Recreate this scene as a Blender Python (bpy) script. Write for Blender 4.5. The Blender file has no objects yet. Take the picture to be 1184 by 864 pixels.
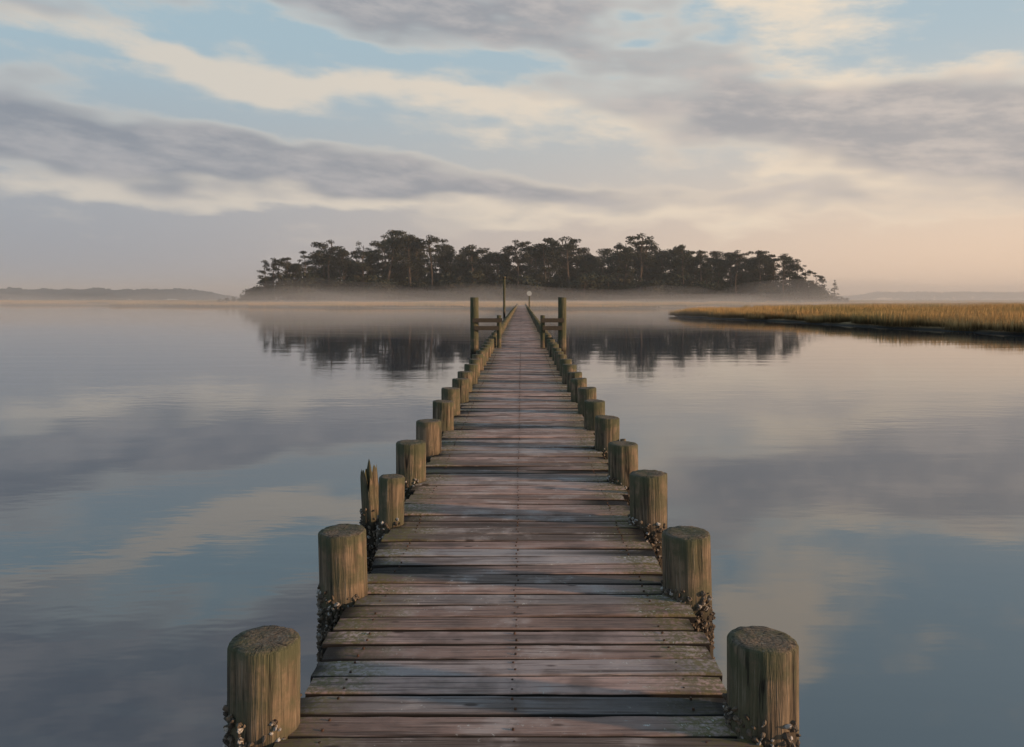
import bpy, bmesh, math, random
import numpy as np
from mathutils import Vector, noise, Matrix
random.seed(7); np.random.seed(7)
S=bpy.context.scene
try:
    S.view_settings.view_transform='Standard'; S.view_settings.look='None'; S.view_settings.exposure=0
except Exception: pass
F=900.0; HX=603.0; HY=345.0; CH=2.45; DK=0.90; PX=-0.03
def link(o,parent=None):
    S.collection.objects.link(o)
    if parent: o.parent=parent
    return o
def empty(n):
    return link(bpy.data.objects.new(n,None))
def mesh_obj(n,verts,faces,mat=None,parent=None,smooth=False):
    me=bpy.data.meshes.new(n); me.from_pydata(verts,[],faces); me.update()
    if smooth: me.polygons.foreach_set('use_smooth',[True]*len(me.polygons))
    if mat: me.materials.append(mat)
    return link(bpy.data.objects.new(n,me),parent)
# ---------------------------------------------------------------- node helper
class NT:
    def __init__(s,tree): s.t=tree; s.n=tree.nodes; s.l=tree.links; s.n.clear()
    def new(s,ty,**k):
        x=s.n.new(ty)
        for a,b in k.items(): setattr(x,a,b)
        return x
    def put(s,sock,v):
        if v is None: return
        if isinstance(v,bpy.types.NodeSocket): s.l.new(v,sock)
        else:
            if sock.type=='RGBA' and len(v)==3: v=(*v,1)
            sock.default_value=v
    def m(s,op,a,b=None,c=None,clamp=False):
        x=s.new('ShaderNodeMath',operation=op,use_clamp=clamp)
        for i,v in enumerate((a,b,c)): s.put(x.inputs[i],v)
        return x.outputs[0]
    def v(s,op,a,b=None):
        x=s.new('ShaderNodeVectorMath',operation=op); s.put(x.inputs[0],a); s.put(x.inputs[1],b)
        return x.outputs['Value'] if op in('LENGTH','DOT_PRODUCT') else x.outputs[0]
    def mix(s,f,a,b,bt='MIX'):
        x=s.new('ShaderNodeMix',data_type='RGBA',blend_type=bt); s.put(x.inputs[0],f); s.put(x.inputs[6],a); s.put(x.inputs[7],b)
        return x.outputs[2]
    def ss(s,x,a,b,lo=0.0,hi=1.0):
        n=s.new('ShaderNodeMapRange',interpolation_type='SMOOTHSTEP')
        s.put(n.inputs[0],x)
        for i,v in zip((1,2,3,4),(a,b,lo,hi)): n.inputs[i].default_value=v
        return n.outputs[0]
    def noise(s,vec,scale=1,detail=4,rough=.5,dist=0,col=False):
        n=s.new('ShaderNodeTexNoise'); s.put(n.inputs['Vector'],vec)
        n.inputs['Scale'].default_value=scale; n.inputs['Detail'].default_value=detail
        n.inputs['Roughness'].default_value=rough; n.inputs['Distortion'].default_value=dist
        return n.outputs['Color' if col else 'Fac']
    def xyz(s,x,y,z):
        n=s.new('ShaderNodeCombineXYZ'); s.put(n.inputs[0],x); s.put(n.inputs[1],y); s.put(n.inputs[2],z); return n.outputs[0]
    def sep(s,v):
        n=s.new('ShaderNodeSeparateXYZ'); s.put(n.inputs[0],v); return n.outputs
def material(name):
    m=bpy.data.materials.new(name); m.use_nodes=True; return m,NT(m.node_tree)
def surf(N,col,rough=.8,bump=None,bd=.005,spec=.3,bs=1.0):
    b=N.new('ShaderNodeBsdfPrincipled'); N.put(b.inputs['Base Color'],col); N.put(b.inputs['Roughness'],rough)
    b.inputs['Specular IOR Level'].default_value=spec
    if bump is not None:
        q=N.new('ShaderNodeBump'); q.inputs['Distance'].default_value=bd; q.inputs['Strength'].default_value=bs
        N.put(q.inputs['Height'],bump); N.l.new(q.outputs[0],b.inputs['Normal'])
    o=N.new('ShaderNodeOutputMaterial'); N.l.new(b.outputs[0],o.inputs[0]); return b
def diffuse(N,col):
    b=N.new('ShaderNodeBsdfDiffuse'); N.put(b.inputs['Color'],col)
    o=N.new('ShaderNodeOutputMaterial'); N.l.new(b.outputs[0],o.inputs[0])
# ---------------------------------------------------------------- sun & sky
SUN_AZ=math.radians(103); SUN_EL=math.radians(9.5)
sd=Vector((math.sin(SUN_AZ)*math.cos(SUN_EL),math.cos(SUN_AZ)*math.cos(SUN_EL),math.sin(SUN_EL)))
L=bpy.data.lights.new('sun','SUN'); L.energy=4.3; L.angle=math.radians(2.0); L.color=(1,.64,.37)
lo=link(bpy.data.objects.new('sun',L)); lo.rotation_euler=sd.to_track_quat('Z','Y').to_euler(); lo.location=(40,-10,30)

W=bpy.data.worlds.new('World'); S.world=W; W.use_nodes=True; N=NT(W.node_tree)
try:
    W.cycles.sampling_method='MANUAL'; W.cycles.sample_map_resolution=256
except Exception as ex: print(ex)
tc=N.new('ShaderNodeTexCoord'); D=tc.outputs['Generated']
sx,sy,sz=N.sep(D)
az=N.m('ARCTAN2',sx,sy); el=N.m('ARCSINE',sz)
ela=N.m('ABSOLUTE',el)
sky=N.new('ShaderNodeTexSky'); sky.sky_type='NISHITA'; sky.sun_disc=False
sky.sun_elevation=SUN_EL; sky.sun_rotation=SUN_AZ; sky.dust_density=1.5; sky.air_density=1.0; sky.ozone_density=2.0
nish=N.v('SCALE',sky.outputs[0]); nish.node.inputs['Scale'].default_value=0.10
right=N.ss(az,-.62,.68)                 # warm side toward the sun
upper=N.mix(right,(.40,.53,.60),(.47,.57,.62))
upper=N.mix(.12,upper,nish)
haze=N.mix(right,(.33,.355,.40),(.92,.68,.49))
mid=N.mix(right,(.38,.41,.445),(.70,.61,.52))
base=N.mix(N.ss(ela,0.02,.17),haze,mid)
base=N.mix(N.ss(ela,.11,.32),base,upper)
base=N.mix(N.ss(ela,.36,.9),base,(.11,.20,.30))
wn=N.noise(N.xyz(N.m('MULTIPLY',az,3.4),N.m('MULTIPLY',ela,9.0),0.0),1.0,3,.62,col=True)
wv=N.v('SUBTRACT',wn,(.5,.5,.5)); wv=N.v('MULTIPLY',wv,(.5,.13,0))
pw=N.v('ADD',N.xyz(az,ela,0.0),wv)
skew=N.m('ADD',N.m('MULTIPLY',ela,12.0),N.m('MULTIPLY',az,1.0))
fb=N.noise(N.xyz(N.m('MULTIPLY',az,3.8),skew,3.3),1.0,3,.6)
fine=N.noise(N.xyz(N.m('MULTIPLY',az,9.0),N.m('MULTIPLY',skew,2.4),9.0),1.0,5,.62)
def blobs(lst):
    acc=None
    for (x,y,rx,ry,rot,w) in lst:
        a=math.atan((x-HX)/F); e=math.atan((HY-y)/F*math.cos(a))
        mp=N.new('ShaderNodeMapping',vector_type='TEXTURE'); N.put(mp.inputs[0],pw)
        mp.inputs[1].default_value=(a,e,0); mp.inputs[2].default_value=(0,0,math.radians(rot)); mp.inputs[3].default_value=(rx/F,ry/F,1)
        ln=N.v('LENGTH',mp.outputs[0])
        g=N.ss(ln,0.0,1.4,w,0.0)
        acc=g if acc is None else N.m('ADD',acc,g)
    return acc
G=blobs([(60,155,340,60,-5,1.05),(430,208,400,38,-4,.95),(500,5,270,46,-8,1.0),(900,122,330,58,-5,1.0),(1170,160,270,80,-2,1.0),
  (720,45,190,36,-10,.65),(830,240,330,22,-3,.5),(60,-170,520,120,4,1.6),(560,-170,260,60,-8,.4)])
C=blobs([(500,120,380,34,-6,.9),(960,195,150,30,-4,1.6),(450,243,620,17,-2,1.3),(130,35,380,20,-8,.8),
  (900,-40,170,70,-14,1.3),(1000,76,180,26,-6,.6)])
fbc=N.m('SUBTRACT',fb,.5); fic=N.m('SUBTRACT',fine,.5)
Dn=N.m('ADD',G,N.m('ADD',N.m('MULTIPLY',fbc,1.6),N.m('MULTIPLY',fic,1.2)))
Cn=N.m('ADD',C,N.m('ADD',N.m('MULTIPLY',fbc,-.6),N.m('MULTIPLY',fic,1.8)))
cream=N.mix(right,(.66,.61,.54),(.92,.76,.58))
grey=N.mix(right,(.245,.275,.325),(.375,.365,.375))
grey=N.mix(N.ss(fine,.36,.70),grey,N.mix(right,(.39,.395,.42),(.60,.53,.485)))
fade=N.ss(ela,.02,.09)
col=N.mix(N.m('MULTIPLY',N.m('MULTIPLY',N.ss(Cn,.15,1.05),fade),.9),base,cream)
col=N.mix(N.m('MULTIPLY',N.m('MULTIPLY',N.ss(Dn,.1,.5),fade),.4),col,cream)
col=N.mix(N.m('MULTIPLY',N.m('MULTIPLY',N.ss(Dn,.24,1.04),fade),.9),col,grey)
bg=N.new('ShaderNodeBackground'); N.put(bg.inputs[0],col); bg.inputs[1].default_value=1.0
o=N.new('ShaderNodeOutputWorld'); N.l.new(bg.outputs[0],o.inputs[0])
# ---------------------------------------------------------------- materials
def geo_rand(N): return N.new('ShaderNodeNewGeometry').outputs['Random Per Island']
def objc(N): return N.new('ShaderNodeTexCoord').outputs['Object']
# water
wat,N=material('water')
P=objc(N); X,Y,Z=N.sep(P)
r1=N.noise(N.xyz(N.m('MULTIPLY',X,.22),N.m('MULTIPLY',Y,.7),0.0),1.0,1,.45)
r2=N.noise(N.xyz(N.m('MULTIPLY',X,1.6),N.m('MULTIPLY',Y,4.0),4.0),1.0,2,.55)
patch=N.ss(N.noise(N.xyz(N.m('MULTIPLY',X,.03),N.m('MULTIPLY',Y,.07),1.0),1.0,1),.42,.62)
h=N.m('ADD',N.m('MULTIPLY',r1,.024),N.m('MULTIPLY',N.m('MULTIPLY',r2,.009),N.m('ADD',patch,.22)))
bp=N.new('ShaderNodeBump'); bp.inputs['Distance'].default_value=1.0; bp.inputs['Strength'].default_value=.24; N.put(bp.inputs['Height'],h)
gl=N.new('ShaderNodeBsdfGlossy'); gl.inputs['Roughness'].default_value=.04; gl.inputs['Color'].default_value=(1,1,1,1)
df=N.new('ShaderNodeBsdfDiffuse'); df.inputs['Color'].default_value=(.013,.035,.06,1)
fr=N.new('ShaderNodeFresnel'); fr.inputs['IOR'].default_value=2.4
mx=N.new('ShaderNodeMixShader'); N.l.new(fr.outputs[0],mx.inputs[0]); N.l.new(df.outputs[0],mx.inputs[1]); N.l.new(gl.outputs[0],mx.inputs[2])
for s_ in (gl,fr): N.l.new(bp.outputs[0],s_.inputs['Normal'])
o=N.new('ShaderNodeOutputMaterial'); N.l.new(mx.outputs[0],o.inputs[0])
# planks
plank,N=material('weathered_planks')
P=objc(N); X,Y,Z=N.sep(P); R=geo_rand(N); R2=N.m('FRACT',N.m('MULTIPLY',R,37.7)); R3=N.m('FRACT',N.m('MULTIPLY',R,113.3))
gx=N.m('ADD',N.m('MULTIPLY',X,1.3),N.m('MULTIPLY',R,90.0))
gr=N.noise(N.xyz(gx,N.m('MULTIPLY',Y,42.0),0.0),1.0,5,.65)
gf=N.noise(N.xyz(N.m('MULTIPLY',gx,2.5),N.m('MULTIPLY',Y,160.0),2.0),1.0,3,.6)
bl=N.noise(N.xyz(N.m('MULTIPLY',X,3.0),N.m('MULTIPLY',Y,3.0),N.m('MULTIPLY',R,9.0)),1.0,4,.6)
sp=N.noise(P,38.0,3,.65)
c=N.mix(R,(.56,.375,.32),(.28,.185,.15))
c=N.mix(N.ss(R2,.70,.97),c,(.38,.35,.35))
c=N.mix(N.ss(R3,.70,.98),c,(.15,.11,.09))
c=N.mix(N.m('MULTIPLY',N.ss(bl,.50,.68),.65),c,(.57,.48,.445))
c=N.mix(N.m('MULTIPLY',N.ss(bl,.50,.34),.65),c,(.15,.10,.08))
c=N.mix(N.m('MULTIPLY',N.ss(gr,.52,.36),.8),c,(.075,.05,.04))
c=N.mix(N.m('MULTIPLY',N.ss(gf,.55,.72),.5),c,(.62,.51,.46))
ax=N.m('ABSOLUTE',X)
moss=N.m('MULTIPLY',N.ss(N.m('ADD',ax,N.m('MULTIPLY',bl,.7)),.84,1.12),N.ss(sp,.36,.58))
c=N.mix(N.m('MULTIPLY',moss,.85),c,(.15,.13,.045))
c=N.mix(N.m('MULTIPLY',N.ss(sp,.62,.72),N.ss(bl,.45,.6)),c,(.62,.60,.56))
kn=N.new('ShaderNodeTexVoronoi'); kn.inputs['Scale'].default_value=1.0; N.put(kn.inputs['Vector'],N.xyz(N.m('MULTIPLY',X,3.2),N.m('MULTIPLY',Y,9.0),R))
c=N.mix(N.m('MULTIPLY',N.ss(kn.outputs['Distance'],.13,.05),.85),c,(.05,.032,.025))
cen=N.m('MULTIPLY',N.ss(ax,.05,.0),N.ss(sp,.35,.65))
c=N.mix(N.m('MULTIPLY',cen,.4),c,(.13,.09,.07))
c=N.mix(N.ss(Z,-.002,-.008),c,(.02,.016,.013))  # gap shade painted into the colour of plank sides and lower edges
hb=N.m('ADD',N.m('MULTIPLY',gr,.7),N.m('MULTIPLY',gf,.3))
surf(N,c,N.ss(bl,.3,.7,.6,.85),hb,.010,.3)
# pilings
pil,N=material('piling_wood')
P=objc(N); X,Y,Z=N.sep(P); oi=N.new('ShaderNodeObjectInfo').outputs['Random']
off=N.m('MULTIPLY',oi,50.0)
vg=N.noise(N.xyz(N.m('MULTIPLY',X,30.0),N.m('MULTIPLY',Y,30.0),N.m('ADD',N.m('MULTIPLY',Z,1.6),off)),1.0,5,.66,.6)
vf=N.noise(N.xyz(N.m('MULTIPLY',X,110.0),N.m('MULTIPLY',Y,110.0),N.m('ADD',N.m('MULTIPLY',Z,4.0),off)),1.0,3,.6)
bl=N.noise(N.v('ADD',P,N.xyz(off,0.0,0.0)),6.0,5,.65)
c=N.mix(N.ss(vg,.35,.68),(.07,.055,.04),(.25,.185,.125))
c=N.mix(N.m('MULTIPLY',N.ss(bl,.40,.60),.8),c,(.085,.086,.052))
c=N.mix(N.m('MULTIPLY',N.ss(vf,.56,.72),.45),c,(.31,.27,.215))
c=N.mix(N.m('MULTIPLY',N.ss(vg,.43,.33),.92),c,(.015,.013,.011))
c=N.mix(N.m('MULTIPLY',N.ss(N.m('ADD',Z,N.m('MULTIPLY',bl,.25)),.34,.44),.65),c,(.07,.08,.045))
rr=N.v('LENGTH',N.v('MULTIPLY',P,(1,1,0)))
rings=N.m('SINE',N.m('ADD',N.m('MULTIPLY',rr,330.0),N.m('MULTIPLY',bl,26.0)))
tcol=N.mix(N.ss(rings,-.9,.9),(.12,.095,.07),(.19,.15,.11))
tcol=N.mix(N.m('MULTIPLY',N.ss(bl,.42,.6),.8),tcol,(.08,.088,.05))
ck=N.noise(N.xyz(N.m('MULTIPLY',N.m('ARCTAN2',Y,X),3.0),N.m('MULTIPLY',rr,3.0),off),1.0,3,.6)
tcol=N.mix(N.ss(N.m('ABSOLUTE',N.m('SUBTRACT',ck,.5)),.018,.0),tcol,(.02,.016,.012))
tcol=N.mix(N.m('MULTIPLY',N.ss(N.noise(P,50.0,3),.56,.7),.55),tcol,(.24,.225,.18))
nz=N.sep(N.new('ShaderNodeNewGeometry').outputs['Normal'])[2]
c=N.mix(N.ss(nz,.7,.92),c,tcol)
wet=N.ss(N.m('ADD',Z,N.m('MULTIPLY',bl,.2)),.15,.0)
c=N.mix(N.m('MULTIPLY',wet,.88),c,(.028,.023,.018))
surf(N,c,.82,N.m('ADD',N.m('MULTIPLY',vg,.8),N.m('MULTIPLY',vf,.3)),.02,.2)
# beams
beam,N=material('dark_timber')
P=objc(N); n=N.noise(N.v('MULTIPLY',P,(8,2,14)),3.0,5,.6)
surf(N,N.mix(n,(.03,.027,.023),(.13,.10,.07)),.85,n,.006)
# shells
shl,N=material('oyster_shell')
R=geo_rand(N); P=objc(N); n=N.noise(P,90.0,3); Z=N.sep(P)[2]
c=N.mix(N.ss(R,.0,.62),(.05,.037,.028),(.17,.13,.095)); wh=N.m('ADD',R,N.ss(Z,-.22,.03,0,.20))
c=N.mix(N.ss(wh,.84,1.12),c,(.48,.455,.43)); c=N.mix(N.m('MULTIPLY',N.ss(n,.46,.66),.65),c,(.07,.06,.05))
surf(N,c,.6,n,.003,.3)
nail,N=material('rusty_nail'); surf(N,N.mix(geo_rand(N),(.03,.018,.012),(.10,.05,.03)),.6)
# foliage / bark
fol,N=material('pine_foliage')
R=geo_rand(N); oi=N.new('ShaderNodeObjectInfo').outputs['Random']
n=N.noise(N.new('ShaderNodeTexCoord').outputs['Object'],.45,1)
c=N.mix(R,(.035,.044,.032),(.075,.082,.052)); c=N.mix(N.ss(n,.45,.65),c,(.080,.073,.05)); c=N.mix(N.m('MULTIPLY',oi,.5),c,(.055,.05,.042))
diffuse(N,c)
bark,N=material('pine_bark'); n=N.noise(N.v('MULTIPLY',objc(N),(3,3,.6)),2.0,3); diffuse(N,N.mix(n,(.06,.045,.036),(.15,.115,.09)))
# grass
gra,N=material('marsh_grass')
R=geo_rand(N); Z=N.sep(objc(N))[2]
wp=N.noise(N.new('ShaderNodeNewGeometry').outputs['Position'],.06,2)
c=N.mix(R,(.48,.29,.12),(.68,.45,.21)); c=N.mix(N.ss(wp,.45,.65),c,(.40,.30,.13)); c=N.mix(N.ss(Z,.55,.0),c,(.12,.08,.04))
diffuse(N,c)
grd,N=material('marsh_mud')
P=objc(N); n=N.noise(P,.12,5,.6); n2=N.noise(P,2.5,4,.6); Z=N.sep(P)[2]
c=N.mix(n,(.32,.20,.095),(.48,.32,.16)); c=N.mix(N.ss(n2,.4,.65),c,(.26,.18,.085)); c=N.mix(N.ss(Z,.22,.05),c,(.06,.047,.035))
surf(N,c,.9,n2,.05)
# ---------------------------------------------------------------- water & terrain
wv_=[(-9000,-3000,0),(9000,-3000,0),(9000,14000,0),(-9000,14000,0)]
water=mesh_obj('water',wv_,[(0,1,2,3)],wat)
PA=[(-1500,430),(-420,360),(-250,300),(-150,255),(-85,222),(-45,195),(-20,180),(0,176),(20,180),(45,200),(75,222),(110,240),(200,290),(900,420),(1500,800),(1500,950),(-1500,950)]
PB=[(20.5,107),(22.5,96),(27,82),(28.5,72),(31,61),(34,50),(42,38),(60,26),(120,5),(400,-30),(1500,-60),(1500,820),(250,400),(150,285),(95,215),(55,150),(35,122)]
def sdist(px,py,poly):
    p=np.array(poly,float); n=len(p); best=np.full(px.shape,1e18); ins=np.zeros(px.shape,bool)
    for i in range(n):
        a=p[i]; b=p[(i+1)%n]; e=b-a
        t=np.clip(((px-a[0])*e[0]+(py-a[1])*e[1])/(e@e),0,1)
        best=np.minimum(best,(px-a[0]-t*e[0])**2+(py-a[1]-t*e[1])**2)
        c1=(a[1]>py)!=(b[1]>py)
        if e[1]!=0:
            xi=a[0]+(py-a[1])*e[0]/e[1]; ins^=c1&(px<xi)
    d=np.sqrt(best); return np.where(ins,d,-d)
def nz2(x,y,s):
    return np.sin(x*s+1.3*np.sin(y*s*.7))*.5+np.sin(y*s*1.7+2*np.sin(x*s*.53+1))*.35+np.sin((x+y)*s*3.1)*.2
def height(x,y):
    d=np.maximum(sdist(x,y,PA)+nz2(x,y,.07)*4,sdist(x,y,PB)+nz2(x,y,.35)*.9)
    h=np.clip(d/1.6,-1.5,1)
    h=np.where(h>0,h*.28,h*.8)
    h=h+np.where(d>1,nz2(x,y,.05)*.05+nz2(x,y,.6)*.03+.25*np.clip((d-1)/25,0,1),0)
    h=h+1.4*np.exp(-(((x-8)/95)**2+((y-292)/32)**2))*(d>0)
    return h,d
ang=np.concatenate([np.linspace(-100,-40,14)[:-1],np.linspace(-40,40,420),np.linspace(40,100,14)[1:]])
rad=np.geomspace(24,2500,190)
A_,R_=np.meshgrid(np.radians(ang),rad,indexing='ij'); gxx=R_*np.sin(A_); gyy=R_*np.cos(A_)
hh,_=height(gxx,gyy); hh=np.minimum(hh,np.where(R_>1600,-1.0,hh))
vv=np.stack([gxx,gyy,hh],-1).reshape(-1,3); na,nr=gxx.shape
ff=[(i*nr+j,(i+1)*nr+j,(i+1)*nr+j+1,i*nr+j+1) for i in range(na-1) for j in range(nr-1)
    if max(hh[i,j],hh[i+1,j],hh[i,j+1],hh[i+1,j+1])>-.9]
ground=mesh_obj('marsh_ground',vv.tolist(),ff,grd,smooth=True)
# ---------------------------------------------------------------- marsh grass
def grass_patch(name,size,nb,hmin,hmax,w):
    V=[];Fc=[]
    for i in range(nb):
        x=random.uniform(-size,size)/2; y=random.uniform(-size,size)/2; a=random.uniform(0,math.pi); hgt=random.uniform(hmin,hmax)
        if noise.noise(Vector((x*.9,y*.9,nb)))<-.25: hgt*=.6
        dx,dy=math.cos(a)*w/2,math.sin(a)*w/2; lx,ly=random.gauss(0,.12)*hgt-.05,random.gauss(0,.12)*hgt
        k=len(V); V+=[(x-dx,y-dy,-.1),(x+dx,y+dy,-.1),(x+dx*.7+lx*.4,y+dy*.7+ly*.4,hgt*.6),(x-dx*.7+lx*.4,y-dy*.7+ly*.4,hgt*.6),(x+lx,y+ly,hgt)]
        Fc+=[(k,k+1,k+2,k+3),(k+3,k+2,k+4)]
    me=bpy.data.meshes.new(name); me.from_pydata(V,[],Fc); me.materials.append(gra); return me
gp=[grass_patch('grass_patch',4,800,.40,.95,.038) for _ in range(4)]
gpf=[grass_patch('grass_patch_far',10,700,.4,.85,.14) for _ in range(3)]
MG=empty('marsh_grass')
def scatter(meshes,pts,sc,zs=1.0):
    xs=np.array([p[0] for p in pts]); ys=np.array([p[1] for p in pts]); h,d=height(xs,ys); c=0
    for x,y,hz,dd in zip(xs,ys,h,d):
        if dd<.9: continue
        o=bpy.data.objects.new('grass_clump',random.choice(meshes)); link(o,MG)
        o.location=(x,y,hz); o.rotation_euler=(0,0,random.uniform(0,6.28)); s=random.uniform(.85,1.15)*sc; o.scale=(s,s,random.uniform(.75,1.2)*zs); c+=1
    return c
pts=[]
y=30.0
while y<165:
    x=18.0
    while x<y*.78+14:
        pts.append((x+random.uniform(-1,1),y+random.uniform(-1,1))); x+=3.4
    y+=3.4
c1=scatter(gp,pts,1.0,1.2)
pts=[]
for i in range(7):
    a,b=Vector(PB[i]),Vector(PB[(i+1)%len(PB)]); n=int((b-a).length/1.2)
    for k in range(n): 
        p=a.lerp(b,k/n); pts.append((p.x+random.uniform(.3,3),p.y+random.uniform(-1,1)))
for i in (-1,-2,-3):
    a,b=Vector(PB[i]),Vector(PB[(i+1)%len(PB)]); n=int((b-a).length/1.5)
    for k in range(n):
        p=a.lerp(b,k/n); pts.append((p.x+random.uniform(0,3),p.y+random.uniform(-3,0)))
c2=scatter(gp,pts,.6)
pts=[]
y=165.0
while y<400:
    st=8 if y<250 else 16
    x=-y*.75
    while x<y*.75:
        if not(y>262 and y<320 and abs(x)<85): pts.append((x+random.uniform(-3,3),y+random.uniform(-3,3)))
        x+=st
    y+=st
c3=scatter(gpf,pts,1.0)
print('grass',c1,c2,c3)
# ---------------------------------------------------------------- pier
pier=empty('wooden_pier')
V=[];Fc=[]
pitch=.148; w=.134; t=.045
y=1.2; idx=0
while y<178:
    near=y<16; ns=18 if near else (4 if y<50 else 1)
    xl=-.85+random.uniform(-.03,.03); xr=.85+random.uniform(-.03,.03)
    zo=random.gauss(0,.003); tilt=random.gauss(0,.0022); yaw=random.gauss(0,.0024); cup=random.uniform(-.003,.003)
    wl=w*random.uniform(.955,1.02)
    seed=idx*3.7; base=len(V); b=.008
    prof=[(-wl/2,-t),(-wl/2,-b),(-wl/2+b*.35,-b*.3),(-wl/2+b,0),(0,cup),(wl/2-b,0),(wl/2-b*.35,-b*.3),(wl/2,-b),(wl/2,-t)]
    m=len(prof)
    for s in range(ns+1):
        u=s/ns; x=xl+(xr-xl)*u; bend=.003*math.sin(u*math.pi*1.3+seed)
        j0=noise.noise(Vector((x*7,seed,0)))*.005+noise.noise(Vector((x*25,seed,5)))*.003 if near else 0
        j1=noise.noise(Vector((x*7,seed,9)))*.005+noise.noise(Vector((x*25,seed,15)))*.003 if near else 0
        end=.004 if s in(0,ns) else 0
        for q,(py,pz) in enumerate(prof):
            jj=j0 if q<4 else (j1 if q>4 else 0)
            V.append((x+(random.uniform(-.003,.003) if near and end else 0),y+py+jj+yaw*x,pz+zo+tilt*x*2+bend*.6-(end if 0<q<m-1 else 0)))
    for s in range(ns):
        for q in range(m):
            q2=(q+1)%m; a=base+s*m; bb=a+m
            Fc.append((a+q,bb+q,bb+q2,a+q2))
    Fc.append(tuple(base+q for q in range(m))); Fc.append(tuple(base+ns*m+q for q in reversed(range(m))))
    y+=pitch; idx+=1
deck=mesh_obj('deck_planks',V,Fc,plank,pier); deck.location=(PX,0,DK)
V=[];Fc=[]
y=1.2
while y<22:
    for bx in (-.68,0.0,.68):
        for dy in(-.035,.035):
            if random.random()<.12: continue
            cx=bx+random.gauss(0,.006); cy=y+dy+random.gauss(0,.004); k=len(V)
            for q in range(7): V.append((cx+.0048*math.cos(q*.898),cy+.0048*math.sin(q*.898),.0045))
            for q in range(7): V.append((cx+.0055*math.cos(q*.898),cy+.0055*math.sin(q*.898),-.004))
            Fc.append(tuple(range(k,k+7)))
            for q in range(7): Fc.append((k+q,k+7+q,k+7+(q+1)%7,k+(q+1)%7))
    y+=pitch
o=mesh_obj('nails',V,Fc,nail,pier); o.location=(PX,0,DK)
def box(V,Fc,x0,x1,y0,y1,z0,z1):
    k=len(V); V+=[(x0,y0,z0),(x1,y0,z0),(x1,y1,z0),(x0,y1,z0),(x0,y0,z1),(x1,y0,z1),(x1,y1,z1),(x0,y1,z1)]
    Fc+=[(k,k+3,k+2,k+1),(k+4,k+5,k+6,k+7),(k,k+1,k+5,k+4),(k+1,k+2,k+6,k+5),(k+2,k+3,k+7,k+6),(k+3,k,k+4,k+7)]
V=[];Fc=[]
for bx in(-.66,0,.66): box(V,Fc,bx-.045,bx+.045,1.1,178,-.25,-.062)
o=mesh_obj('stringers',V,Fc,beam,pier); o.location=(PX,0,DK)
V=[];Fc=[]
SP=1.27; D0=2.83; NP=138
for i in range(0,NP): 
    yy=D0-SP+i*SP; box(V,Fc,-.78,.78,yy+.0-.06,yy+.06,-.42,-.255)
o=mesh_obj('cross_caps',V,Fc,beam,pier); o.location=(PX,0,DK)
def piling_mesh(seed,R,top,bot,nr=56,nh=34,detail=True,cap=True):
    V=[];Fc=[]; zs=[bot+(top-.012-bot)*k/nh for k in range(nh+1)]
    cr=[(random.uniform(0,6.28),random.uniform(.03,.06),random.uniform(.006,.015),random.uniform(-.1,.25)) for _ in range(6)]
    def rad_(a,z):
        r=R*(1+.035*noise.noise(Vector((math.cos(a)*1.1,math.sin(a)*1.1,z*.8+seed)))+.022*noise.noise(Vector((math.cos(a)*4,math.sin(a)*4,z*1.5+seed))))
        if detail:
            r+=.003*noise.noise(Vector((math.cos(a)*14,math.sin(a)*14,z*2+seed)))
            for ca,cw,cd,cz in cr:
                dd=abs((a-ca-.05*math.sin(z*5)+math.pi)%(2*math.pi)-math.pi)
                if dd<cw: r-=cd*(1-dd/cw)*min(1,max(0,(z-cz+.2)/.2))
        return r
    for z in zs:
        for q in range(nr):
            a=2*math.pi*q/nr; r=rad_(a,z); V.append((r*math.cos(a),r*math.sin(a),z))
    n=len(zs)
    tl=random.uniform(-.05,.05)
    for k,(fr_,dz) in enumerate([(.975,.006),(.93,.012),(.7,.013),(.4,.012),(.15,.010)]):
        for q in range(nr):
            a=2*math.pi*q/nr; r=rad_(a,top)*fr_
            zj=.004*noise.noise(Vector((r*math.cos(a)*30,r*math.sin(a)*30,seed))) if detail else 0
            V.append((r*math.cos(a),r*math.sin(a),top-.012+dz+zj+tl*r*math.cos(a)))
    n+=5
    for k in range(n-1):
        for q in range(nr):
            q2=(q+1)%nr; Fc.append((k*nr+q,k*nr+q2,(k+1)*nr+q2,(k+1)*nr+q))
    Fc.append(tuple((n-1)*nr+q for q in range(nr)))
    me=bpy.data.meshes.new('piling'); me.from_pydata(V,[],Fc); me.update()
    me.polygons.foreach_set('use_smooth',[True]*len(me.polygons)); me.materials.append(pil); return me
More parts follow.
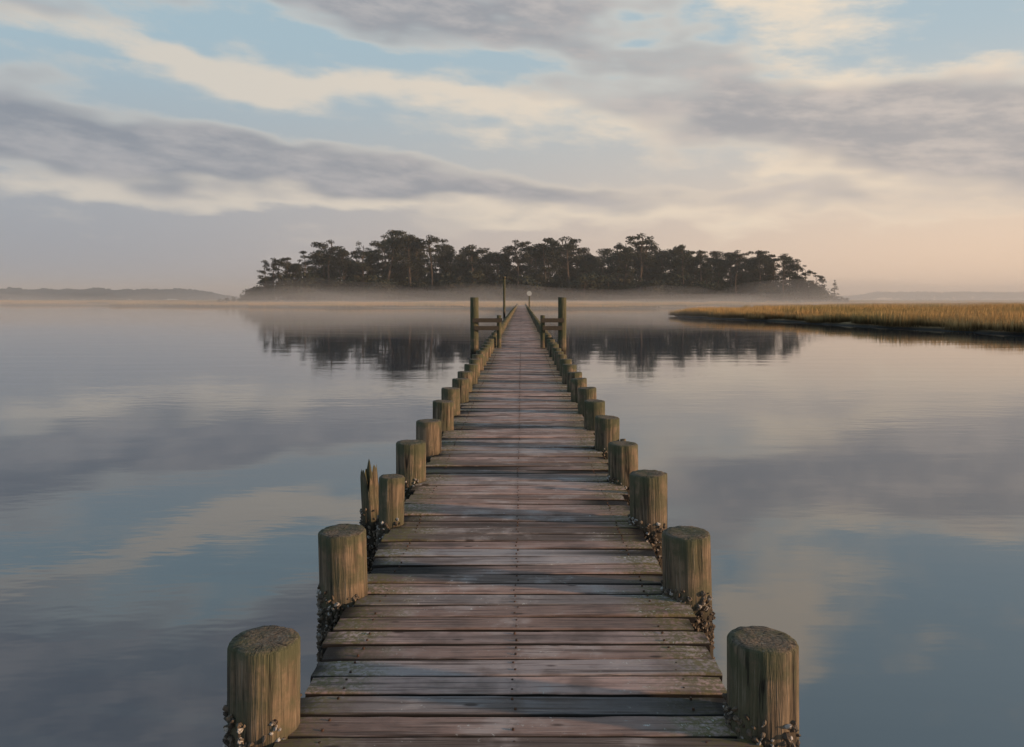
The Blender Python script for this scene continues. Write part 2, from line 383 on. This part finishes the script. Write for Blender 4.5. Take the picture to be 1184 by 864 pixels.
def shells(R,n,z0,z1,parent,loc,side=1.0):
    V=[];Fc=[]
    for _ in range(n):
        a=random.uniform(0,6.28); z=z1+(z0-z1)*random.random()**.8
        if noise.noise(Vector((math.cos(a)*1.6,math.sin(a)*1.6,z*5)))<-.30+ max(0,(z-z1+.12))*3: continue
        s=random.uniform(.006,.016); c=Vector((math.cos(a)*R,math.sin(a)*R,z))
        out=Vector((math.cos(a),math.sin(a),random.uniform(-.6,.9))).normalized()
        tang=out.orthogonal().normalized(); tang.rotate(Matrix.Rotation(random.uniform(0,6.28),3,out)); bi=out.cross(tang)
        k=len(V); m=7; fl=random.uniform(.35,.8)
        for lv,(sc,ho) in enumerate([(1,-.2),(.95,.35),(.5,.95)]):
            for q in range(m):
                t_=q*2*math.pi/m; rj=random.uniform(.75,1.2)
                V.append(tuple(c+tang*(math.cos(t_)*s*sc*rj)+bi*(math.sin(t_)*s*sc*fl*rj)+out*(s*ho*random.uniform(.8,1.3))))
        for lv in range(2):
            for q in range(m): q2=(q+1)%m; Fc.append((k+lv*m+q,k+lv*m+q2,k+(lv+1)*m+q2,k+(lv+1)*m+q))
        Fc.append(tuple(k+2*m+q for q in range(m)))
    o=mesh_obj('oyster_shells',V,Fc,shl,parent); o.location=loc
far=[piling_mesh(50+i,.12,.33,-1.4,18,6,False) for i in range(4)]
for side in(-1,1):
    for i in range(0,NP):
        yy=D0+i*SP+(0 if i<3 else random.uniform(-.06,.06)); xx=PX+side*(.905+(random.uniform(-.015,.015) if i>2 else 0)); R=.125
        if side<0 and i==2: R=.088; xx=-.90
        if i<9:
            me=piling_mesh(i*7.3+side*31,R,.31 if i==0 else .33+random.uniform(-.02,.02),-1.4)
        else: me=random.choice(far)
        o=bpy.data.objects.new('piling',me); link(o,pier); o.location=(xx,yy,DK)
        o.rotation_euler=(random.gauss(0,.014),random.gauss(0,.014),random.uniform(0,6.28) if i>=9 else 0)
        if i>=9: o.scale=(random.uniform(.9,1.1),)*2+(random.uniform(.93,1.06),)
        if i<6: shells(R,(2300 if i<4 else 800),-.85,.09 if i==0 else .05,pier,(xx,yy,DK))
def broken(loc,R,top,seed,parent):
    nr=40;nh=20;V=[];Fc=[]
    for k in range(nh+1):
        for q in range(nr):
            a=2*math.pi*q/nr
            tp=top*(.62+.38*abs(math.sin(a*1.5+seed)))+.10*noise.noise(Vector((math.cos(a)*3.5,math.sin(a)*3.5,seed)))
            z=-1.4+(tp+1.4)*k/nh; r=R*(1+.14*noise.noise(Vector((math.cos(a)*2,math.sin(a)*2,z+seed))))
            if z>0: r*=1-.25*z/top*abs(math.sin(a*2.5+1))
            V.append((r*math.cos(a),r*math.sin(a),z))
    for q in range(nr):
        a=2*math.pi*q/nr; V.append((R*.45*math.cos(a),R*.45*math.sin(a),top*.25))
    for k in range(nh+1):
        for q in range(nr): q2=(q+1)%nr; Fc.append((k*nr+q,k*nr+q2,(k+1)*nr+q2,(k+1)*nr+q))
    Fc.append(tuple((nh+1)*nr+q for q in range(nr)))
    o=mesh_obj('broken_piling',V,Fc,pil,parent); o.location=loc; o.rotation_euler=(0,-.05,0)
broken((-1.08,5.60,DK),.065,.34,2.2,pier); shells(.07,1000,-.85,.05,pier,(-1.08,5.60,DK))
o=bpy.data.objects.new('stake',piling_mesh(91,.032,.17,-1.4,20,10,False)); link(o,pier); o.location=(1.12,6.15,DK)
o=bpy.data.objects.new('stake',piling_mesh(95,.03,.12,-1.4,20,10,False)); link(o,pier); o.location=(1.03,7.9,DK)
def frame(sgn,xo,xi,yy):
    e=empty('mooring_frame')
    me=piling_mesh(60+sgn,.13,1.58,-1.4,32,24,True); o=bpy.data.objects.new('tall_post',me); link(o,e); o.location=(xo,yy,DK)
    me=piling_mesh(70+sgn,.07,1.02,-1.4,24,12,False); o=bpy.data.objects.new('inner_post',me); link(o,e); o.location=(xi,yy+.02,DK)
    V=[];Fc=[]; a,b=sorted((xo,xi))
    box(V,Fc,a-.05,b+.1 if sgn<0 else b+.05,yy-.175,yy-.132,DK+.80,DK+.93)
    box(V,Fc,a+.0,b+.0,yy-.175,yy-.132,DK+.56,DK+.69)
    mesh_obj('rails',V,Fc,beam,e)
frame(-1,-1.47,-.70,24.3); frame(1,1.27,.66,24.3)
e=empty('mooring_pole'); me=piling_mesh(81,.13,3.95,-1.4,20,20,False); o=bpy.data.objects.new('pole_shaft',me); link(o,e); o.location=(-1.95,88,DK); 
o=bpy.data.objects.new('pole_cap',piling_mesh(82,.17,.12,-.1,16,2,False)); link(o,e); o.location=(-1.95,88,DK+3.9)
white,N=material('painted_board'); n=N.noise(objc(N),4.0,4); surf(N,N.mix(n,(.45,.45,.42),(.65,.65,.62)),.5)
e=empty('navigation_marker'); o=bpy.data.objects.new('marker_post',piling_mesh(84,.11,2.6,-1.4,20,20,False)); link(o,e); o.location=(1.15,115,DK)
bm=bmesh.new(); bmesh.ops.create_cone(bm,cap_ends=True,segments=32,radius1=.36,radius2=.36,depth=.05)
bmesh.ops.bevel(bm,geom=[x for x in bm.edges if abs(x.verts[0].co.z-x.verts[1].co.z)<.001],offset=.01,segments=2)
me=bpy.data.meshes.new('round_board'); bm.to_mesh(me); bm.free(); me.materials.append(white)
o=bpy.data.objects.new('round_board',me); link(o,e); o.location=(1.15,114.85,DK+2.25); o.rotation_euler=(math.pi/2,0,0)
# ---------------------------------------------------------------- trees
def tube(V,Fc,pts,rs,n=6):
    k0=len(V)
    for p,r in zip(pts,rs):
        for q in range(n): a=2*math.pi*q/n; V.append((p[0]+r*math.cos(a),p[1]+r*math.sin(a),p[2]))
    for s in range(len(pts)-1):
        for q in range(n): q2=(q+1)%n; Fc.append((k0+s*n+q,k0+s*n+q2,k0+(s+1)*n+q2,k0+(s+1)*n+q))
def clump(V,Fc,c,rx,rz,n,ls):
    for _ in range(n):
        d=Vector((random.gauss(0,1),random.gauss(0,1),random.gauss(0,1))).normalized()*random.random()**.45
        p=Vector((c[0]+d.x*rx,c[1]+d.y*rx,c[2]+d.z*rz)); s=ls*random.uniform(.5,1.3)
        u=Vector((random.gauss(0,1),random.gauss(0,1),random.gauss(0,.6))).normalized(); v=u.orthogonal().normalized(); v.rotate(Matrix.Rotation(random.uniform(0,6.28),3,u))
        k=len(V); V+=[tuple(p-u*s*.5),tuple(p+v*s*.35),tuple(p+u*s*.6),tuple(p-v*s*.3)]; Fc.append((k,k+1,k+2,k+3))
def tree(kind,seed):
    random.seed(seed); V=[];Fc=[]; H=20.0
    lean=random.uniform(-2.2,2.2) if kind!='full' else random.uniform(-.8,.8)
    tp=[(lean*(k/8)**1.5+.25*math.sin(k+seed),.2*math.cos(k*1.3+seed),H*.93*k/8-.3) for k in range(9)]
    tube(V,Fc,tp,[.38*(1-k/9.5)+.05 for k in range(9)],7)
    lv=[]
    if kind=='umbrella': 
        for _ in range(14):
            a=random.uniform(0,6.28); r=random.uniform(.5,4.8); lv.append((r*math.cos(a),r*math.sin(a),H*random.uniform(.76,.97)-r*.22,random.uniform(1.1,2.1),random.uniform(.5,.95)))
        for _ in range(4):
            a=random.uniform(0,6.28); r=random.uniform(2,3.8); lv.append((r*math.cos(a),r*math.sin(a),H*random.uniform(.5,.72),random.uniform(.8,1.5),random.uniform(.4,.7)))
        lv.append((0,0,H*.95,1.4,.7))
    elif kind=='layer':
        for k in range(22):
            f=random.uniform(.38,1); a=random.uniform(0,6.28); r=random.uniform(.3,1)*(4.6*(1-f)**.5+1.1); lv.append((r*math.cos(a),r*math.sin(a),H*f*.97,random.uniform(1.0,2.0),random.uniform(.5,1.0)))
    else:
        for k in range(32):
            f=random.random()**.8; a=random.uniform(0,6.28); rm=5.4*math.sin(math.pi*min(1,(.25+f*.70)))**.6; r=random.uniform(.35,1)*rm*.85
            lv.append((r*math.cos(a),r*math.sin(a),H*(.20+.75*f),random.uniform(1.3,2.4),random.uniform(.8,1.6)))
        lv.append((0,0,H*.95,1.3,.8))
    for (x,y,z,rx,rz) in lv:
        f=min(.95,max(.3,(z-1.2)/(H*.93))); k=f*8; i=int(k); fr=k-i; a=Vector(tp[i]).lerp(Vector(tp[min(8,i+1)]),fr)
        x+=a.x*.8; b=Vector((x,y,z)); 
        tube(V,Fc,[tuple(a),tuple(a.lerp(b,.5)+Vector((0,0,.25))),tuple(b)],[.13,.09,.04],4)
    nb=len(Fc)
    for (x,y,z,rx,rz) in lv:
        f=min(.95,max(.3,(z-1.2)/(H*.93))); k=f*8; i=int(k); a=Vector(tp[i]).lerp(Vector(tp[min(8,i+1)]),k-i)
        clump(V,Fc,(x+a.x*.8,y,z),rx,rz,int(58*rx*rx*max(.6,rz)**.5),.46)
    me=bpy.data.meshes.new('pine_'+kind); me.from_pydata(V,[],Fc); me.materials.append(bark); me.materials.append(fol)
    me.polygons.foreach_set('material_index',[0]*nb+[1]*(len(Fc)-nb)); return me
def shrub(seed):
    random.seed(seed); V=[];Fc=[]
    st=[]
    for k in range(12):
        a=random.uniform(0,6.28); r=random.uniform(0,2.6); st.append((r*math.cos(a),r*math.sin(a),random.uniform(.8,4.2)-r*.4,random.uniform(.9,1.6),random.uniform(.6,1.3)))
    for s in st: tube(V,Fc,[(0,0,-.3),(s[0]*.5,s[1]*.5,s[2]*.6),(s[0],s[1],s[2])],[.12,.08,.03],4)
    nb=len(Fc)
    for s in st: clump(V,Fc,s[:3],s[3],s[4],70,.42)
    me=bpy.data.meshes.new('shrub'); me.from_pydata(V,[],Fc); me.materials.append(bark); me.materials.append(fol)
    me.polygons.foreach_set('material_index',[0]*nb+[1]*(len(Fc)-nb)); return me
TU=[tree('umbrella',s) for s in(1,2,3,4)]; TL=[tree('layer',s) for s in(11,12,13)]; TF=[tree('full',s) for s in(21,22,23,24)]; SH=[shrub(s) for s in(31,32,33)]
random.seed(99)
prof=[(262,338),(285,328),(300,322),(310,304),(330,298),(345,292),(365,283),(380,279),(400,288),(415,285),(430,279),(445,271),(470,269),(500,273),(520,281),(545,283),(570,286),(590,281),(620,278),(650,275),(680,278),(700,284),(720,275),(740,273),(760,281),(790,286),(815,291),(840,291),(870,291),(900,292),(920,301),(935,313),(950,319),(965,324),(980,332)]
def top(x): return float(np.interp(x,[p[0] for p in prof],[p[1] for p in prof]))
def gz(x,y): return float(height(np.array([x]),np.array([y]))[0][0])
def put(me,name,px,D_,tpy,parent,wf=1.0):
    X_=(px-HX)/F*D_; g=gz(X_,D_); H=(HY-tpy)/F*D_+CH-g; s=H/20.0
    o=bpy.data.objects.new(name,me); link(o,parent); o.location=(X_,D_,g); sw=s**.6*wf*random.uniform(.9,1.15)
    o.scale=(sw,sw,s); o.rotation_euler=(0,0,random.uniform(0,6.28)); return o
FO=empty('pine_forest')
for row,(D_,st,sc) in enumerate([(272,15,(.5,.97)),(288,13,(.72,1.05)),(306,15,(.74,.98))]):
    x=322.0
    while x<925:
        t_=top(x); hh_=(HY-t_)*random.uniform(*sc)
        kind=random.choice(TF+TF+TL+TU if row<2 else TF+TL)
        if 395<x<885 or random.random()<.7: put(kind,'forest_pine',x,D_+random.uniform(-6,6),HY-hh_,FO)
        x+=st*random.uniform(.6,1.4)
for k in range(230):
    x=random.triangular(275,965,600) if k%2 else random.uniform(290,950); D_=random.uniform(258,300)
    hgt=min((HY-top(x))*.8,random.uniform(14,42)); X_=(x-HX)/F*D_; g=gz(X_,D_); H=hgt/F*D_+CH-g
    o=bpy.data.objects.new('understory_shrub',random.choice(SH)); link(o,FO); s=max(.25,H/5.3); o.location=(X_,D_,g); o.scale=(s*1.1,s*1.1,s); o.rotation_euler=(0,0,random.uniform(0,6.28))
for x,k in ((255,.35),(262,.45),(270,.5),(279,.6),(288,.8),(296,1.0),(905,1.6),(915,1.5),(924,1.4),(932,1.25),(940,1.1),(946,1.0),(952,.9),(958,.8),(963,.7),(970,.55),(979,.4)):
    o=bpy.data.objects.new('understory_shrub',random.choice(SH)); link(o,FO); D_=268; X_=(x-HX)/F*D_; g=gz(X_,D_); s=random.uniform(.9,1.2)*k; o.location=(X_,D_,g); o.scale=(s*1.1,s*1.0,s); o.rotation_euler=(0,0,random.uniform(0,6.28))
for (px,ty,me,wf) in [(306,305,TL[1],.8),(318,297,TU[0],.8),(336,297,TU[1],.8),(352,290,TL[0],.8),(379,276,TU[2],1.0),(398,287,TU[3],.8),(420,278,TL[1],.9),(449,264,TU[1],1.1),(475,266,TL[2],1.0),(500,270,TU[3],1.0),(545,281,TU[0],1.0),(600,276,TU[2],1.0),(630,275,TL[0],1.0),(660,272,TU[0],1.1),(738,268,TU[0],1.2),(722,275,TL[2],.9),(790,281,TU[2],.9),(812,288,TU[1],.8),(850,288,TU[3],.9),(880,288,TU[1],1.1),(905,292,TU[2],1.1),(921,303,TU[0],.8),(932,309,TL[2],.8),(943,315,TL[0],.7),(953,319,TU[1],.55),(965,323,TL[1],.55)]:
    put(me,'pine_tree',px,266,ty,None,wf)
def treeline(name,x0,x1,D_,hpx,colr,seed):
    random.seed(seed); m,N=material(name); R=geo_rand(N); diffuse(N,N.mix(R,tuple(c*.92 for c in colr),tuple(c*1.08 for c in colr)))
    V=[];Fc=[]; n=int((x1-x0)/1.0)
    for k in range(n*4):
        px=x0+(x1-x0)*random.random(); f=min(1,(px-x0)/60+.1,(x1-px)/60+.1)
        hp=hpx*f*(.76+.22*noise.noise(Vector((px*.04,seed,0)))+.10*noise.noise(Vector((px*.35,seed,3))))
        dd=D_+random.uniform(-40,40); H=hp/F*dd; X_=(px-HX)/F*dd; z=random.random()**.6*H
        for _ in range(3):
            s=random.uniform(3,6); ox=random.uniform(-5,5); zz=max(1,z+random.uniform(-1.5,1)); ty=.25*s
            kk=len(V); V+=[(X_+ox-s,dd-ty,zz-s*.5),(X_+ox+s,dd-ty,zz-s*.6),(X_+ox+s*.6,dd+ty,zz+s*.5),(X_+ox-s*.5,dd+ty,zz+s*.6)]; Fc.append((kk,kk+1,kk+2,kk+3))
    mesh_obj(name,V,Fc,m)
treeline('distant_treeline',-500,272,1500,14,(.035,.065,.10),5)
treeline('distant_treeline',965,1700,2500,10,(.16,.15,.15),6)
# ---------------------------------------------------------------- mist (rolling banks, closed height-field volume)
def volmat(name,dens,colr,an=.1):
    m=bpy.data.materials.new(name); m.use_nodes=True; N=NT(m.node_tree)
    v=N.new('ShaderNodeVolumeScatter'); v.inputs['Color'].default_value=(*colr,1); v.inputs['Density'].default_value=dens; v.inputs['Anisotropy'].default_value=an
    o=N.new('ShaderNodeOutputMaterial'); N.l.new(v.outputs[0],o.inputs['Volume']); return m
def mist(name,x0,x1,y0,y1,hf,dens,colr,nx,ny):
    V=[];Fc=[]
    for lay in (0,1):
        for i in range(nx+1):
            for j in range(ny+1):
                u=i/nx; v=j/ny; x=x0+(x1-x0)*u; y_=y0+(y1-y0)*v
                edge=min(1,min(u,1-u)*8,min(v,1-v)*5)
                V.append((x,y_,.03+ (hf(x,y_)*edge+.02 if lay else 0)))
    k=(nx+1)*(ny+1); idx=lambda i,j,l:l*k+i*(ny+1)+j
    for i in range(nx):
        for j in range(ny):
            Fc.append((idx(i,j,1),idx(i+1,j,1),idx(i+1,j+1,1),idx(i,j+1,1))); Fc.append((idx(i,j,0),idx(i,j+1,0),idx(i+1,j+1,0),idx(i+1,j,0)))
    for i in range(nx): Fc.append((idx(i,0,0),idx(i+1,0,0),idx(i+1,0,1),idx(i,0,1))); Fc.append((idx(i,ny,1),idx(i+1,ny,1),idx(i+1,ny,0),idx(i,ny,0)))
    for j in range(ny): Fc.append((idx(0,j,1),idx(0,j+1,1),idx(0,j+1,0),idx(0,j,0))); Fc.append((idx(nx,j,0),idx(nx,j+1,0),idx(nx,j+1,1),idx(nx,j,1)))
    mesh_obj(name,V,Fc,volmat(name,dens,colr))
def bank(x,y):
    a=noise.noise(Vector((x*.018,y*.03,1.5)))+.6*noise.noise(Vector((x*.05,y*.07,4.5)))
    near=max(0,min(1,(y-110)/110))
    return max(.4,(1.9+7.0*max(0,a+.28)*(.35+.65*near)))
mist('mist',-420,420,80,262,bank,.0068,(1,.97,.95),84,40)
V=[];Fc=[]; box(V,Fc,-2600,2600,120,3200,.012,48)
mesh_obj('haze',V,Fc,volmat('haze',.00055,(.90,.96,1.0)))
# ---------------------------------------------------------------- camera
cam=bpy.data.cameras.new('camera'); co=link(bpy.data.objects.new('camera',cam)); co.location=(0,0,CH); co.rotation_euler=(math.pi/2,0,0)
cam.sensor_width=36; cam.lens=36*F/1184; cam.shift_x=-(HX-592)/1184; cam.shift_y=-(432-HY)/1184; cam.clip_start=.05; cam.clip_end=30000
S.camera=co
